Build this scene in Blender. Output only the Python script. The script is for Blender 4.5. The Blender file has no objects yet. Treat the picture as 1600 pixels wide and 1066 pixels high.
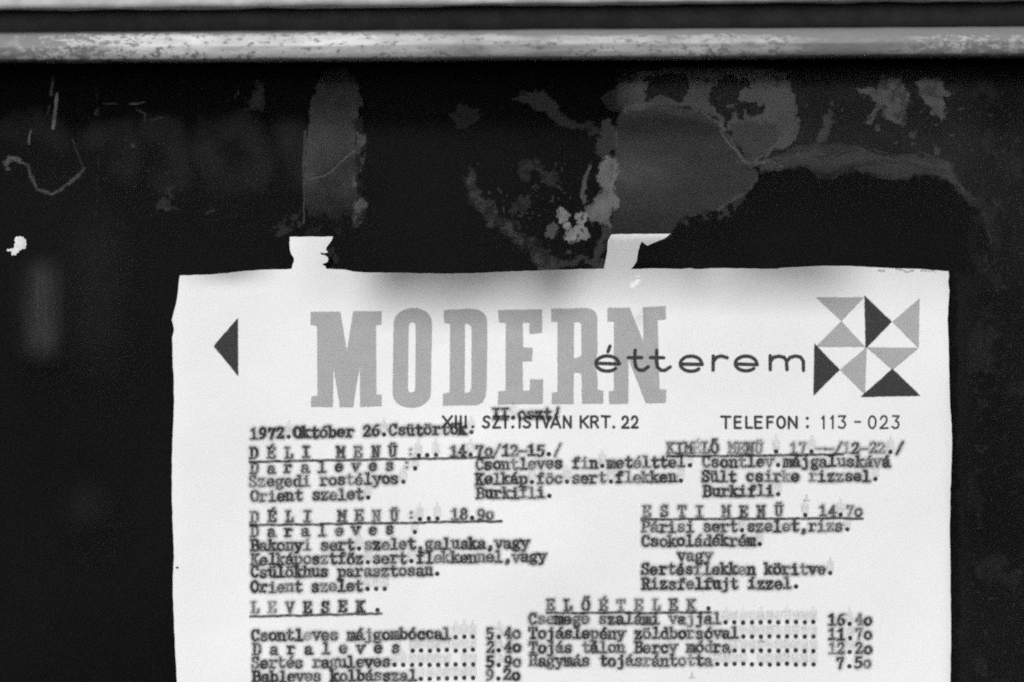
import bpy, math, random
import numpy as np
from mathutils import Vector, geometry

random.seed(7)
sc = bpy.context.scene
COL = sc.collection

# ------------------------------------------------------------------ camera, world, sun, exposure
D = 1.0                       # lens to backing board, metres
S = 0.1733e-3                 # metres per photo pixel on the sheet (A4 sheet, 210 mm)
DREF = 0.002
Z0 = 1.5                      # height of the picture's centre above the pavement
cam_d = bpy.data.cameras.new('camera')
cam = bpy.data.objects.new('camera', cam_d)
COL.objects.link(cam)
cam.location = (0, -D, Z0)
cam.rotation_euler = (math.radians(90), 0, 0)
cam_d.sensor_width = 36
cam_d.lens = 36 * (D - DREF) / (1600 * S)
cam_d.clip_start = 0.05
cam_d.clip_end = 100
cam_d.dof.use_dof = True
cam_d.dof.focus_distance = D - 0.0060
cam_d.dof.aperture_fstop = 2.5
sc.camera = cam

SUN_EL, SUN_AZ = math.radians(54), math.radians(-14)     # azimuth measured from straight in front of the case
world = bpy.data.worlds.new('World')
sc.world = world
world.use_nodes = True
wn, wl = world.node_tree.nodes, world.node_tree.links
wn.clear()
sky = wn.new('ShaderNodeTexSky')
sky.sky_type = 'NISHITA'
sky.sun_disc = False
sky.sun_elevation = SUN_EL
sky.sun_rotation = math.radians(180) - SUN_AZ
sky.dust_density = 3.0
bw = wn.new('ShaderNodeRGBToBW')                          # black-and-white film
bg = wn.new('ShaderNodeBackground')
bg.inputs['Strength'].default_value = 0.05
wo = wn.new('ShaderNodeOutputWorld')
wl.new(sky.outputs[0], bw.inputs[0]); wl.new(bw.outputs[0], bg.inputs[0]); wl.new(bg.outputs[0], wo.inputs[0])

sun_d = bpy.data.lights.new('sun', 'SUN')
sun_d.energy = 1.5
sun_d.angle = math.radians(12)
sun_d.color = (1, 1, 1)
sun = bpy.data.objects.new('sun', sun_d)
COL.objects.link(sun)
to_sun = Vector((math.sin(SUN_AZ) * math.cos(SUN_EL), -math.cos(SUN_AZ) * math.cos(SUN_EL), math.sin(SUN_EL)))
sun.rotation_euler = to_sun.to_track_quat('Z', 'Y').to_euler()
sun.location = (0, -2, 4)

sc.view_settings.view_transform = 'Standard'
sc.view_settings.look = 'None'
sc.view_settings.exposure = 1.43
sc.view_settings.gamma = 1.0
sc.cycles.transparent_max_bounces = 32
sc.cycles.max_bounces = 6
sc.cycles.use_adaptive_sampling = False
sc.cycles.filter_width = 1.9
sc.cycles.use_denoising = False

# ------------------------------------------------------------------ helpers
def W(px, py, dmm):
    """photo pixel on a plane dmm millimetres in front of the board -> world point (arrays welcome)"""
    k = (D - dmm * 1e-3) / (D - DREF)
    return (px - 800) * S * k, -dmm * 1e-3 + 0 * px, (533 - py) * S * k + Z0

def smooth(e0, e1, x):
    t = np.clip((x - e0) / (e1 - e0), 0, 1)
    return t * t * (3 - 2 * t)

def vnoise(x, y, seed=0):
    xi, yi = np.floor(x).astype(np.int64), np.floor(y).astype(np.int64)
    fx, fy = x - xi, y - yi
    fx, fy = fx * fx * (3 - 2 * fx), fy * fy * (3 - 2 * fy)
    def h(a, b):
        n = (a * 374761393 + b * 668265263 + seed * 974711) & 0x7fffffff
        n = ((n ^ (n >> 13)) * 1274126177) & 0x7fffffff
        n = ((n ^ (n >> 16)) * 668265263) & 0x7fffffff
        return ((n ^ (n >> 15)) & 0xffffff) / float(0xffffff)
    return (h(xi, yi) * (1 - fx) + h(xi + 1, yi) * fx) * (1 - fy) + (h(xi, yi + 1) * (1 - fx) + h(xi + 1, yi + 1) * fx) * fy

def fbm(x, y, scale, seed=0, octs=4, gain=0.5):
    r, a, t = 0, 1.0, 0
    for o in range(octs):
        r = r + a * vnoise(x / scale * 2 ** o + 17.3 * o, y / scale * 2 ** o + 5.1 * o, seed + o * 13)
        t += a
        a *= gain
    return np.clip((r / t - .5) * 1.7 + .5, 0, 1)

def seg_dist(X, Y, x0, y0, x1, y1):
    dx, dy = x1 - x0, y1 - y0
    l2 = dx * dx + dy * dy + 1e-9
    t = np.clip(((X - x0) * dx + (Y - y0) * dy) / l2, 0, 1)
    return np.hypot(X - x0 - t * dx, Y - y0 - t * dy)

def line_dist(X, Y, pts):
    d = np.full(X.shape, 1e9)
    if len(pts) == 1:
        return np.hypot(X - pts[0][0], Y - pts[0][1])
    for a, b in zip(pts[:-1], pts[1:]):
        d = np.minimum(d, seg_dist(X, Y, a[0], a[1], b[0], b[1]))
    return d

def poly_sd(X, Y, pts):
    """signed distance to a closed polygon, negative inside"""
    d = np.full(X.shape, 1e9)
    inside = np.zeros(X.shape, bool)
    n = len(pts)
    for i in range(n):
        x0, y0 = pts[i]; x1, y1 = pts[(i + 1) % n]
        d = np.minimum(d, seg_dist(X, Y, x0, y0, x1, y1))
        if y0 != y1:
            c = ((y0 > Y) != (y1 > Y)) & (X < (x1 - x0) * (Y - y0) / (y1 - y0) + x0)
            inside ^= c
    return np.where(inside, -d, d)

def chaikin(pts, n=2, closed=True):
    for _ in range(n):
        out = []
        m = len(pts)
        rng = range(m) if closed else range(m - 1)
        if not closed: out.append(pts[0])
        for i in rng:
            a, b = pts[i], pts[(i + 1) % m]
            out.append((a[0] * .75 + b[0] * .25, a[1] * .75 + b[1] * .25))
            out.append((a[0] * .25 + b[0] * .75, a[1] * .25 + b[1] * .75))
        if not closed: out.append(pts[-1])
        pts = out
    return pts

def link_mesh(name, me, mat, parent=None):
    o = bpy.data.objects.new(name, me)
    COL.objects.link(o)
    if mat: me.materials.append(mat)
    if parent: o.parent = parent
    return o

def mesh_from(name, V, F, mat, parent=None, shade=True):
    me = bpy.data.meshes.new(name)
    me.from_pydata([tuple(v) for v in V], [], [tuple(f) for f in F])
    me.update()
    if shade: me.shade_smooth()
    return link_mesh(name, me, mat, parent)

def film(name, x0, y0, x1, y1, step, field, depth, mat, parent, thr=0.02):
    """a thin coat of ink or glue: a fine grid kept only where the coat lies, its cover in the attribute 'cover'"""
    xs = np.arange(x0, x1 + step, step); ys = np.arange(y0, y1 + step, step)
    X, Y = np.meshgrid(xs, ys)
    A = np.clip(field(X, Y), 0, 1)
    m = A > thr
    keep = m[:-1, :-1] | m[1:, :-1] | m[:-1, 1:] | m[1:, 1:]
    idx = np.arange(X.size).reshape(X.shape)
    q = np.stack([idx[1:, :-1][keep], idx[1:, 1:][keep], idx[:-1, 1:][keep], idx[:-1, :-1][keep]], 1)
    if len(q) == 0: return None
    used, inv = np.unique(q, return_inverse=True)
    inv = inv.reshape(q.shape)
    dx = depth(X.ravel()[used], Y.ravel()[used])
    wx, wy, wz = W(X.ravel()[used], Y.ravel()[used], dx)
    co = np.stack([wx, wy, wz], 1).astype(np.float32)
    me = bpy.data.meshes.new(name)
    me.vertices.add(len(used)); me.vertices.foreach_set('co', co.ravel())
    me.loops.add(q.size); me.loops.foreach_set('vertex_index', inv.ravel().astype(np.int32))
    me.polygons.add(len(q)); me.polygons.foreach_set('loop_start', np.arange(0, q.size, 4, dtype=np.int32))
    me.update(calc_edges=True)
    a = me.attributes.new('cover', 'FLOAT', 'POINT')
    a.data.foreach_set('value', A.ravel()[used].astype(np.float32))
    me.shade_smooth()
    return link_mesh(name, me, mat, parent)

def mat_new(name):
    m = bpy.data.materials.new(name); m.use_nodes = True
    nt = m.node_tree; nt.nodes.clear()
    return m, nt.nodes, nt.links, nt.nodes.new('ShaderNodeOutputMaterial')

def g(v): return (v, v, v, 1)

def ramp(nodes, stops):
    r = nodes.new('ShaderNodeValToRGB')
    e = r.color_ramp.elements
    e[0].position, e[0].color = stops[0][0], g(stops[0][1])
    e[1].position, e[1].color = stops[1][0], g(stops[1][1])
    for p, v in stops[2:]:
        n = e.new(p); n.color = g(v)
    return r

def noise(nodes, links, vec, scale, detail=4, rough=.55):
    n = nodes.new('ShaderNodeTexNoise')
    n.inputs['Scale'].default_value = scale
    n.inputs['Detail'].default_value = detail
    n.inputs['Roughness'].default_value = rough
    links.new(vec, n.inputs['Vector'])
    return n

def coat_material(name, albedo, strength=1.0, speck=0.0, scale=1500):
    m, n, l, out = mat_new(name)
    at = n.new('ShaderNodeAttribute'); at.attribute_name = 'cover'
    tc = n.new('ShaderNodeTexCoord')
    no = noise(n, l, tc.outputs['Object'], scale, 3, .6)
    mr = n.new('ShaderNodeMapRange')
    mr.inputs[1].default_value = .3; mr.inputs[2].default_value = .7
    mr.inputs[3].default_value = 1 - speck; mr.inputs[4].default_value = 1 + speck * .6
    l.new(no.outputs['Fac'], mr.inputs[0])
    mu = n.new('ShaderNodeMath'); mu.operation = 'MULTIPLY'
    l.new(at.outputs['Fac'], mu.inputs[0]); l.new(mr.outputs[0], mu.inputs[1])
    m2 = n.new('ShaderNodeMath'); m2.operation = 'MULTIPLY'; m2.use_clamp = True
    l.new(mu.outputs[0], m2.inputs[0]); m2.inputs[1].default_value = strength
    tr = n.new('ShaderNodeBsdfTransparent'); di = n.new('ShaderNodeBsdfDiffuse')
    di.inputs['Color'].default_value = g(albedo)
    mx = n.new('ShaderNodeMixShader')
    l.new(m2.outputs[0], mx.inputs[0]); l.new(tr.outputs[0], mx.inputs[1]); l.new(di.outputs[0], mx.inputs[2])
    l.new(mx.outputs[0], out.inputs[0])
    return m

# ------------------------------------------------------------------ materials
def paper_material():
    m, n, l, out = mat_new('paper')
    p = n.new('ShaderNodeBsdfPrincipled')
    tc = n.new('ShaderNodeTexCoord')
    a = noise(n, l, tc.outputs['Object'], 30, 4)
    b = noise(n, l, tc.outputs['Object'], 1800, 4, .7)
    r1 = ramp(n, [(.3, .79), (.7, .83)])
    r2 = ramp(n, [(.3, .95), (.7, 1.0)])
    l.new(a.outputs['Fac'], r1.inputs[0]); l.new(b.outputs['Fac'], r2.inputs[0])
    mx = n.new('ShaderNodeMix'); mx.data_type = 'RGBA'; mx.blend_type = 'MULTIPLY'; mx.inputs[0].default_value = 1
    l.new(r1.outputs[0], mx.inputs[6]); l.new(r2.outputs[0], mx.inputs[7])
    l.new(mx.outputs[2], p.inputs['Base Color'])
    p.inputs['Roughness'].default_value = .85
    p.inputs['Specular IOR Level'].default_value = .15
    bp = n.new('ShaderNodeBump'); bp.inputs['Strength'].default_value = .12; bp.inputs['Distance'].default_value = .0001
    l.new(b.outputs['Fac'], bp.inputs['Height']); l.new(bp.outputs[0], p.inputs['Normal'])
    l.new(p.outputs[0], out.inputs[0])
    return m

def board_material():
    m, n, l, out = mat_new('black_board')
    p = n.new('ShaderNodeBsdfPrincipled')
    tc = n.new('ShaderNodeTexCoord')
    a = noise(n, l, tc.outputs['Object'], 14, 5)
    r = ramp(n, [(.3, .0044), (.7, .0078)])
    l.new(a.outputs['Fac'], r.inputs[0])
    b = noise(n, l, tc.outputs['Object'], 2600, 3, .7)
    r2 = ramp(n, [(.3, .55), (.7, 1.45)]); l.new(b.outputs['Fac'], r2.inputs[0])
    mx = n.new('ShaderNodeMix'); mx.data_type = 'RGBA'; mx.blend_type = 'MULTIPLY'; mx.inputs[0].default_value = 1
    l.new(r.outputs[0], mx.inputs[6]); l.new(r2.outputs[0], mx.inputs[7]); l.new(mx.outputs[2], p.inputs['Base Color'])
    p.inputs['Roughness'].default_value = .5
    p.inputs['Specular IOR Level'].default_value = .03
    l.new(p.outputs[0], out.inputs[0])
    return m

def glass_material():
    m, n, l, out = mat_new('old_glass')
    tr = n.new('ShaderNodeBsdfTransparent')
    tc = n.new('ShaderNodeTexCoord')
    a = noise(n, l, tc.outputs['Object'], 9, 4)
    r = ramp(n, [(.3, .955), (.7, .985)])
    l.new(a.outputs['Fac'], r.inputs[0]); l.new(r.outputs[0], tr.inputs['Color'])
    l.new(tr.outputs[0], out.inputs[0])
    return m

def rail_material():
    """worn chrome-grey moulding with rust pits, heavier along the top and at the right end"""
    m, n, l, out = mat_new('worn_rail')
    p = n.new('ShaderNodeBsdfPrincipled')
    tc = n.new('ShaderNodeTexCoord')
    mp = n.new('ShaderNodeMapping'); mp.inputs['Scale'].default_value = (.6, 1, 1)
    l.new(tc.outputs['Object'], mp.inputs[0])
    sx = n.new('ShaderNodeSeparateXYZ'); l.new(tc.outputs['Object'], sx.inputs[0])
    fine = noise(n, l, mp.outputs[0], 1700, 5, .7)
    mid = noise(n, l, mp.outputs[0], 620, 5, .7)
    big = noise(n, l, mp.outputs[0], 26, 4, .6)
    streakm = n.new('ShaderNodeMapping'); streakm.inputs['Scale'].default_value = (.12, 1, 1)
    l.new(tc.outputs['Object'], streakm.inputs[0])
    streak = noise(n, l, streakm.outputs[0], 500, 3, .6)
    def math2(op, a, b, clamp=False):
        k = n.new('ShaderNodeMath'); k.operation = op; k.use_clamp = clamp
        for i, v in enumerate((a, b)):
            if isinstance(v, (int, float)): k.inputs[i].default_value = v
            else: l.new(v, k.inputs[i])
        return k.outputs[0]
    # dirt gathers near the top edge (object z up) and towards the right end (object x) and a little at the far left
    zt = n.new('ShaderNodeMapRange'); zt.inputs[1].default_value = .0012; zt.inputs[2].default_value = .0044
    zt.inputs[3].default_value = 0; zt.inputs[4].default_value = .24
    l.new(sx.outputs['Z'], zt.inputs[0])
    xr = n.new('ShaderNodeMapRange'); xr.inputs[1].default_value = .02; xr.inputs[2].default_value = .14
    xr.inputs[3].default_value = 0; xr.inputs[4].default_value = .13
    l.new(sx.outputs['X'], xr.inputs[0])
    xl = n.new('ShaderNodeMapRange'); xl.inputs[1].default_value = -.09; xl.inputs[2].default_value = -.14
    xl.inputs[3].default_value = 0; xl.inputs[4].default_value = .17
    l.new(sx.outputs['X'], xl.inputs[0])
    bias = math2('ADD', math2('ADD', zt.outputs[0], xr.outputs[0]), xl.outputs[0])
    pit = math2('ADD', math2('ADD', mid.outputs['Fac'], math2('MULTIPLY', fine.outputs['Fac'], .35)), bias)
    rp = ramp(n, [(.72, 0), (.81, 1)])
    l.new(pit, rp.inputs[0])
    zg = n.new('ShaderNodeMapRange'); zg.inputs[1].default_value = .0014; zg.inputs[2].default_value = .0038
    zg.inputs[3].default_value = 0; zg.inputs[4].default_value = .34
    l.new(sx.outputs['Z'], zg.inputs[0])
    haze = math2('ADD', math2('ADD', math2('ADD', big.outputs['Fac'], math2('MULTIPLY', streak.outputs['Fac'], .35)), bias), zg.outputs[0])
    rh = ramp(n, [(.48, 0), (.9, 1)])
    l.new(haze, rh.inputs[0])
    c1 = n.new('ShaderNodeMix'); c1.data_type = 'RGBA'
    c1.inputs[6].default_value = g(.46); c1.inputs[7].default_value = g(.13)
    l.new(rh.outputs[0], c1.inputs[0])
    c2 = n.new('ShaderNodeMix'); c2.data_type = 'RGBA'
    l.new(rp.outputs[0], c2.inputs[0]); l.new(c1.outputs[2], c2.inputs[6]); c2.inputs[7].default_value = g(.12)
    l.new(c2.outputs[2], p.inputs['Base Color'])
    p.inputs['Metallic'].default_value = .15
    p.inputs['Roughness'].default_value = .6
    p.inputs['Specular IOR Level'].default_value = .2
    bp = n.new('ShaderNodeBump'); bp.inputs['Strength'].default_value = .5; bp.inputs['Distance'].default_value = .0003
    bp.invert = True
    l.new(pit, bp.inputs['Height']); l.new(bp.outputs[0], p.inputs['Normal'])
    l.new(p.outputs[0], out.inputs[0])
    return m

def plain_material(name, lo, hi, scale, rough=.8, spec=.2):
    m, n, l, out = mat_new(name)
    p = n.new('ShaderNodeBsdfPrincipled')
    tc = n.new('ShaderNodeTexCoord')
    a = noise(n, l, tc.outputs['Object'], scale, 6, .65)
    r = ramp(n, [(.35, lo), (.65, hi)])
    l.new(a.outputs['Fac'], r.inputs[0]); l.new(r.outputs[0], p.inputs['Base Color'])
    p.inputs['Roughness'].default_value = rough
    p.inputs['Specular IOR Level'].default_value = spec
    bp = n.new('ShaderNodeBump'); bp.inputs['Strength'].default_value = .3; bp.inputs['Distance'].default_value = .0003
    l.new(a.outputs['Fac'], bp.inputs['Height']); l.new(bp.outputs[0], p.inputs['Normal'])
    l.new(p.outputs[0], out.inputs[0])
    return m

M_PAPER = paper_material()
M_BOARD = board_material()
M_GLASS = glass_material()
M_RAIL = rail_material()
M_GROOVE = plain_material('dark_paint', .08, .13, 120, .7)
M_LEDGE = plain_material('pale_paint', .40, .52, 220, .7)
M_TYPE = coat_material('typewriter_ink', .035, 1.0, .22, 2600)
M_GREY = coat_material('grey_printing_ink', .40, 1.0, .04, 2500)
M_DARK = coat_material('dark_printing_ink', .05, 1.0, .05, 2500)
M_GLUE_AND_REFLECTION = coat_material('dried_glue_and_reflection', .45, 1.0, .12, 1600)  # shared grey coat, also used for the reflections painted at left
M_SCRAP = plain_material('scrap_paper', .6, .8, 500)

# ------------------------------------------------------------------ the display case
case = bpy.data.objects.new('display_case', None); COL.objects.link(case)
case.location = (0, 0, Z0)
case['label'] = 'black glazed display case with a worn metal rail across its top'
case['category'] = 'display case'

def profile_bar(name, prof, px0, px1, zc_px, dslope, mat, nseg=260, wob=0.0, seed=1):
    """extrude a (depth mm, height mm) profile along the case; dslope = tilt in px per px"""
    V, F = [], []
    n = len(prof)
    xs = np.linspace(px0, px1, nseg + 1)
    for i, px in enumerate(xs):
        for j, (d, z) in enumerate(prof):
            w = wob * (fbm(np.array([px]), np.array([j * 37.0]), 60, seed, 4)[0] - .5) * 2
            X, Y, Zz = W(px, zc_px + (px - 800) * dslope, d)
            V.append((X, Y - w * 1e-3 * .6, Zz + z * 1e-3 + w * 1e-3))
    for i in range(nseg):
        for j in range(n):
            a, b = i * n + j, i * n + (j + 1) % n
            F.append((a, a + n, b + n, b))
    F.append(tuple(range(n))); F.append(tuple(reversed([nseg * n + j for j in range(n)])))
    cx, cy, cz = W(800.0, zc_px, 0.0)
    V = [(x, y, z - cz) for x, y, z in V]
    o = mesh_from(name, V, F, mat)
    bm_fix(o)
    o.location = (0, 0, cz)
    return o

def bm_fix(o):
    import bmesh
    bm = bmesh.new(); bm.from_mesh(o.data)
    bmesh.ops.recalc_face_normals(bm, faces=bm.faces)
    bm.to_mesh(o.data); bm.free()
    o.data.shade_smooth()

def into(o, parent):
    o.parent = parent
    o.matrix_parent_inverse = parent.matrix_basis.inverted() if parent.parent is None else parent.matrix_basis.inverted()
    return o

# rounded moulding: (depth, height) in mm, clockwise round the section
rail_prof = [(3, 4.1), (8, 4.35), (11, 4.35), (12.6, 4.1), (13.5, 3.5), (14.4, 2.5), (15.3, 1.3), (15.9, .35), (16.05, 0), (16.05, -.4),
             (16.1, -1.6), (16.0, -2.9), (15.6, -3.6), (14.5, -4.2), (12.6, -4.4), (10.6, -4.5), (3, -4.5)]
rail_prof = [(max(3, d - 2.5), z) for d, z in rail_prof]
rail = profile_bar('rail', rail_prof, -420, 2020, 70, -0.0058, M_RAIL, 300, .10, 3)
into(rail, case)
ledge_prof = [(0, 30), (15.5, 30), (15.5, 2), (15.3, .8), (14.7, .2), (13.5, 0), (0, 0)]
ledge = profile_bar('ledge', ledge_prof, -420, 2020, 9.5, -0.0098, M_LEDGE, 420, .28, 9)
ledge['label'] = 'pale painted ledge with a chipped lower edge'
into(ledge, case)
groove_prof = [(0, 4.2), (9, 4.2), (9, -4.0), (0, -4.2)]
groove = profile_bar('groove', groove_prof, -420, 2020, 22, -0.007, M_GROOVE, 40, 0, 2)
into(groove, case)

def box(name, x0, x1, y0, y1, z0, z1, mat):
    V = [(x, y, z) for x in (x0, x1) for y in (y0, y1) for z in (z0, z1)]
    F = [(0, 1, 3, 2), (4, 6, 7, 5), (0, 4, 5, 1), (2, 3, 7, 6), (0, 2, 6, 4), (1, 5, 7, 3)]
    o = mesh_from(name, V, F, mat, None, False)
    bm_fix(o); o.data.shade_flat()
    return o
bx0, bx1 = -.21, .21
board = box('backing_board', bx0, bx1, 0, .008, Z0 - .20, Z0 + .098, M_BOARD); into(board, case)
pane = box('glass_pane', bx0, bx1, -.0105, -.0085, Z0 - .20, Z0 + .083, M_GLASS); into(pane, case)

# ------------------------------------------------------------------ the menu sheet
top_left = [(281, 430.5), (300, 430), (330, 429), (360, 426), (390, 423), (420, 421.5), (448, 421)]
tab_l = [(456, 420), (457, 414), (459.5, 408), (459, 403), (455.5, 398), (453, 391), (452.3, 380), (453, 370.2), (487, 369.6), (520.5, 369.8),
         (518, 376), (513.5, 382), (510, 387), (509.5, 391), (512.5, 394.5), (507, 396), (501, 394.5), (501.5, 398), (508, 399),
         (512, 402), (513, 406), (511, 410), (503.5, 412.5), (506, 415), (508.5, 416), (509.5, 420)]
top_mid = [(525, 421), (540, 421.5), (552, 424.5), (570, 426), (610, 426), (650, 427), (700, 427.5), (740, 427), (770, 425.5), (800, 424),
           (840, 423), (880, 421.5), (915, 420.5), (943.5, 420)]
tab_r = [(946, 408), (949, 392), (949.5, 378), (953, 370), (955.5, 366.5), (985, 365.8), (1015, 365.6), (1047.5, 365.4), (1041, 371), (1030, 376),
         (1018, 381), (1011.5, 384), (1007, 381), (1003, 377.5), (1000, 383), (997, 394), (995, 408), (990, 416), (986, 420.5)]
top_right = [(1020, 419.5), (1046, 420), (1064, 420.5), (1078, 418.8), (1086, 420.5), (1096, 420.6), (1110, 419.4), (1135, 419), (1165, 419.6), (1190, 420.3),
             (1214, 420.2), (1218, 419), (1245, 417.5), (1285, 415.5), (1330, 415.8), (1370, 418), (1400, 419.5), (1440, 420.5), (1465, 422.5), (1482, 424)]
right = [(1483, 431), (1481.5, 440), (1483.5, 455), (1482, 475), (1480.5, 500), (1482, 530), (1483, 580), (1484, 620), (1486, 650), (1487.5, 680),
         (1487, 720), (1485, 770), (1484, 830), (1485, 900), (1486, 980), (1485, 1066), (1484, 1150), (1485, 1250)]
left = [(275, 1250), (277, 1150), (276.5, 1066), (274, 1020), (272, 970), (270, 930), (270, 900), (272, 870), (270, 820), (268.5, 770), (268.5, 720), (270, 680),
        (272, 630), (271.5, 590), (269.5, 555), (269, 528), (272, 515), (268.5, 500), (271, 490), (275, 475), (277.5, 460), (279, 445)]
outline = top_left + tab_l + top_mid + tab_r + top_right + right + left

def bumpx(x, a, b, s):
    return smooth(a - s, a + s, x) * (1 - smooth(b - s, b + s, x))

def paper_h(px, py):
    """millimetres the sheet stands off the board"""
    px = np.asarray(px, float); py = np.asarray(py, float)
    h = 1.8 + 0 * px
    t0 = py - 421
    def lift(A, L):
        t = np.clip(1 - t0 / L, 0, 1.7)
        return A * np.where(t < 1, t * t, 2 * t - 1)
    h = h + bumpx(px, 310, 400, 55) * lift(1.3, 30)
    h = h + bumpx(px, 575, 895, 52) * lift(4.6, 102) * (1 + .09 * np.sin(px / 34.0 + 1.0))
    h = h + bumpx(px, 1120, 1320, 75) * lift(2.2, 76)
    h = h + smooth(430, 520, px) * lift(.9, 75) + bumpx(px, 905, 1100, 30) * lift(1.1, 70)
    # soft vertical flutes running down from the top edge
    h = h + .30 * np.sin(px / 23.0 + .6 + py / 60.0) * np.clip(1 - t0 / 120, 0, 1) ** 2 * bumpx(px, 560, 920, 30)
    h = h + .28 * np.sin(px / 31.0 - py / 50.0) * np.clip(1 - t0 / 100, 0, 1) ** 2 * bumpx(px, 1050, 1380, 30)
    # wide gentle waviness
    h = h + .8 * (fbm(px, py, 300, 5, 2) - .5) + .05 * (fbm(px, py, 60, 6, 3) - .5)
    # side edges roll back towards the board
    h = h - .9 * np.exp(-np.clip(px - 270, 0, 400) / 7.0) - .5 * np.exp(-np.clip(1485 - px, 0, 400) / 5.0)
    return h

def plate(name, outl, hfun, thick, mat, parent, step=5):
    ol = []
    n = len(outl)
    for i in range(n):
        a, b = outl[i], outl[(i + 1) % n]
        m = max(1, int(math.hypot(b[0] - a[0], b[1] - a[1]) / 6))
        for k in range(m):
            x, y = a[0] + (b[0] - a[0]) * k / m, a[1] + (b[1] - a[1]) * k / m
            if m > 1 and k: 
                j = (fbm(np.array([x]), np.array([y]), 9, 3, 3)[0] - .5) * .9
                x += j; y += j
            ol.append((x, y))
    xs = [p[0] for p in ol]; ys = [p[1] for p in ol]
    gx, gy = np.meshgrid(np.arange(min(xs) + step * .5, max(xs), step), np.arange(min(ys) + step * .5, max(ys), step))
    gx, gy = gx.ravel(), gy.ravel()
    sd = poly_sd(gx, gy, ol)
    ins = sd < -step * .45
    pts = [Vector(p) for p in ol] + [Vector((float(x), float(y))) for x, y in zip(gx[ins], gy[ins])]
    m = len(ol)
    ov, oe, of, *_ = geometry.delaunay_2d_cdt(pts, [(i, (i + 1) % m) for i in range(m)], [tuple(range(m))], 1, 1e-4)
    P = np.array([(v.x, v.y) for v in ov])
    h = hfun(P[:, 0], P[:, 1])
    x, y, z = W(P[:, 0], P[:, 1], h)
    V = list(zip(x, y, z)); nb = len(V)
    tris = []
    for f in of:
        f = list(f)
        a = sum((P[f[i]][0] * P[f[(i + 1) % len(f)]][1] - P[f[(i + 1) % len(f)]][0] * P[f[i]][1]) for i in range(len(f)))
        if a > 0: f.reverse()
        tris.append(f)
    V += [(a, b + thick * 1e-3, c) for a, b, c in V[:nb]]
    F = list(tris) + [[nb + i for i in reversed(f)] for f in tris]
    # rim with vertices of its own
    cnt = {}
    for f in tris:
        for i in range(len(f)):
            cnt[(f[i], f[(i + 1) % len(f)])] = 1
    for (a, b) in list(cnt):
        if (b, a) not in cnt:
            k = len(V)
            V += [V[b], V[a], V[nb + a], V[nb + b]]
            F.append((k, k + 1, k + 2, k + 3))
    return mesh_from(name, V, F, mat, parent)

sheet = bpy.data.objects.new('menu_sheet', None); COL.objects.link(sheet)
sheet['label'] = 'white typewritten restaurant menu sheet with torn tabs, behind the glass of the black case'
sheet['category'] = 'menu'
plate('paper', outline, paper_h, .12, M_PAPER, sheet)

def on_paper(off):
    return lambda X, Y: paper_h(X, Y) + off

# --- the big printed word
def zz(pts, ox, oy, s): return [(ox + x / s, oy + y / s) for x, y in pts]
R7 = (270, 400, 3.721); R8 = (680, 400, 3.721); R9 = (1090, 420, 3.137)
def rrect(x0, y0, x1, y1, r, sl=0, n=8, ry=None):
    ry = ry or r
    P = []
    for cx, cy, a0 in ((x1 - r, y0 + ry, -90), (x1 - r, y1 - ry, 0), (x0 + r, y1 - ry, 90), (x0 + r, y0 + ry, 180)):
        for k in range(n + 1):
            a = math.radians(a0 + 90 * k / n)
            x, y = cx + r * math.cos(a), cy + ry * math.sin(a)
            P.append((x - sl * (y - y0) / (y1 - y0), y))
    return P
LET = {
 'M': ([(803,325),(973,325),(1012,556),(1050,322),(1213,322),(1213,398),(1180,400),(1182,805),(1213,808),(1213,872),(1090,876),(1088,620),(1048,878),(973,878),(933,636),(930,878),(805,876),(807,818),(842,812),(840,404),(803,400)], None, R7),
 'O': (rrect(1287, 303, 1507, 882, 108, 10, ry=85), rrect(1370, 383, 1415, 795, 22, 5, ry=26), R7),
 'D': ([(52,315),(200,307),(250,312),(280,330),(296,355),(301,390),(300,600),(297,760),(292,815),(275,850),(245,866),(45,868),(47,800),(85,795),(88,390),(52,388)],
       [(172,392),(195,394),(208,404),(213,425),(212,600),(210,765),(202,788),(188,796),(170,797)], R8),
 'E': ([(367,315),(620,310),(620,445),(550,452),(548,386),(508,388),(510,532),(565,535),(562,612),(508,612),(508,785),(550,785),(553,718),(626,718),(625,858),(365,862),(367,787),(410,785),(412,388),(372,385)], None, R8),
 'R': ([(676,307),(870,303),(910,310),(932,328),(941,355),(942,560),(936,600),(920,634),(936,660),(942,700),(942,780),(976,783),(976,858),(855,858),(852,695),(846,680),(805,676),(803,860),(678,860),(680,795),(712,792),(712,382),(676,380)],
       [(805,385),(835,381),(850,395),(851,575),(838,590),(805,594)], R8),
 'N': ([(1003,302),(1130,302),(1212,510),(1208,297),(1338,293),(1340,368),(1292,372),(1303,775),(1342,778),(1340,853),(1225,856),(1122,590),(1122,858),(1013,860),(1010,787),(1040,785),(1040,380),(1003,380)], None, R8),
}
def shape_cover(X, Y, outer, inner=None, soft=1.1, rough=.5, seed=0):
    j = (fbm(X, Y, 5, seed, 3) - .5) * rough * 2
    sd = poly_sd(X, Y, outer)
    if inner: sd = np.maximum(sd, -poly_sd(X, Y, inner))
    return smooth(soft / 2, -soft / 2, -(-sd) + j) if False else np.clip(.5 - (sd + j) / soft, 0, 1)

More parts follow.
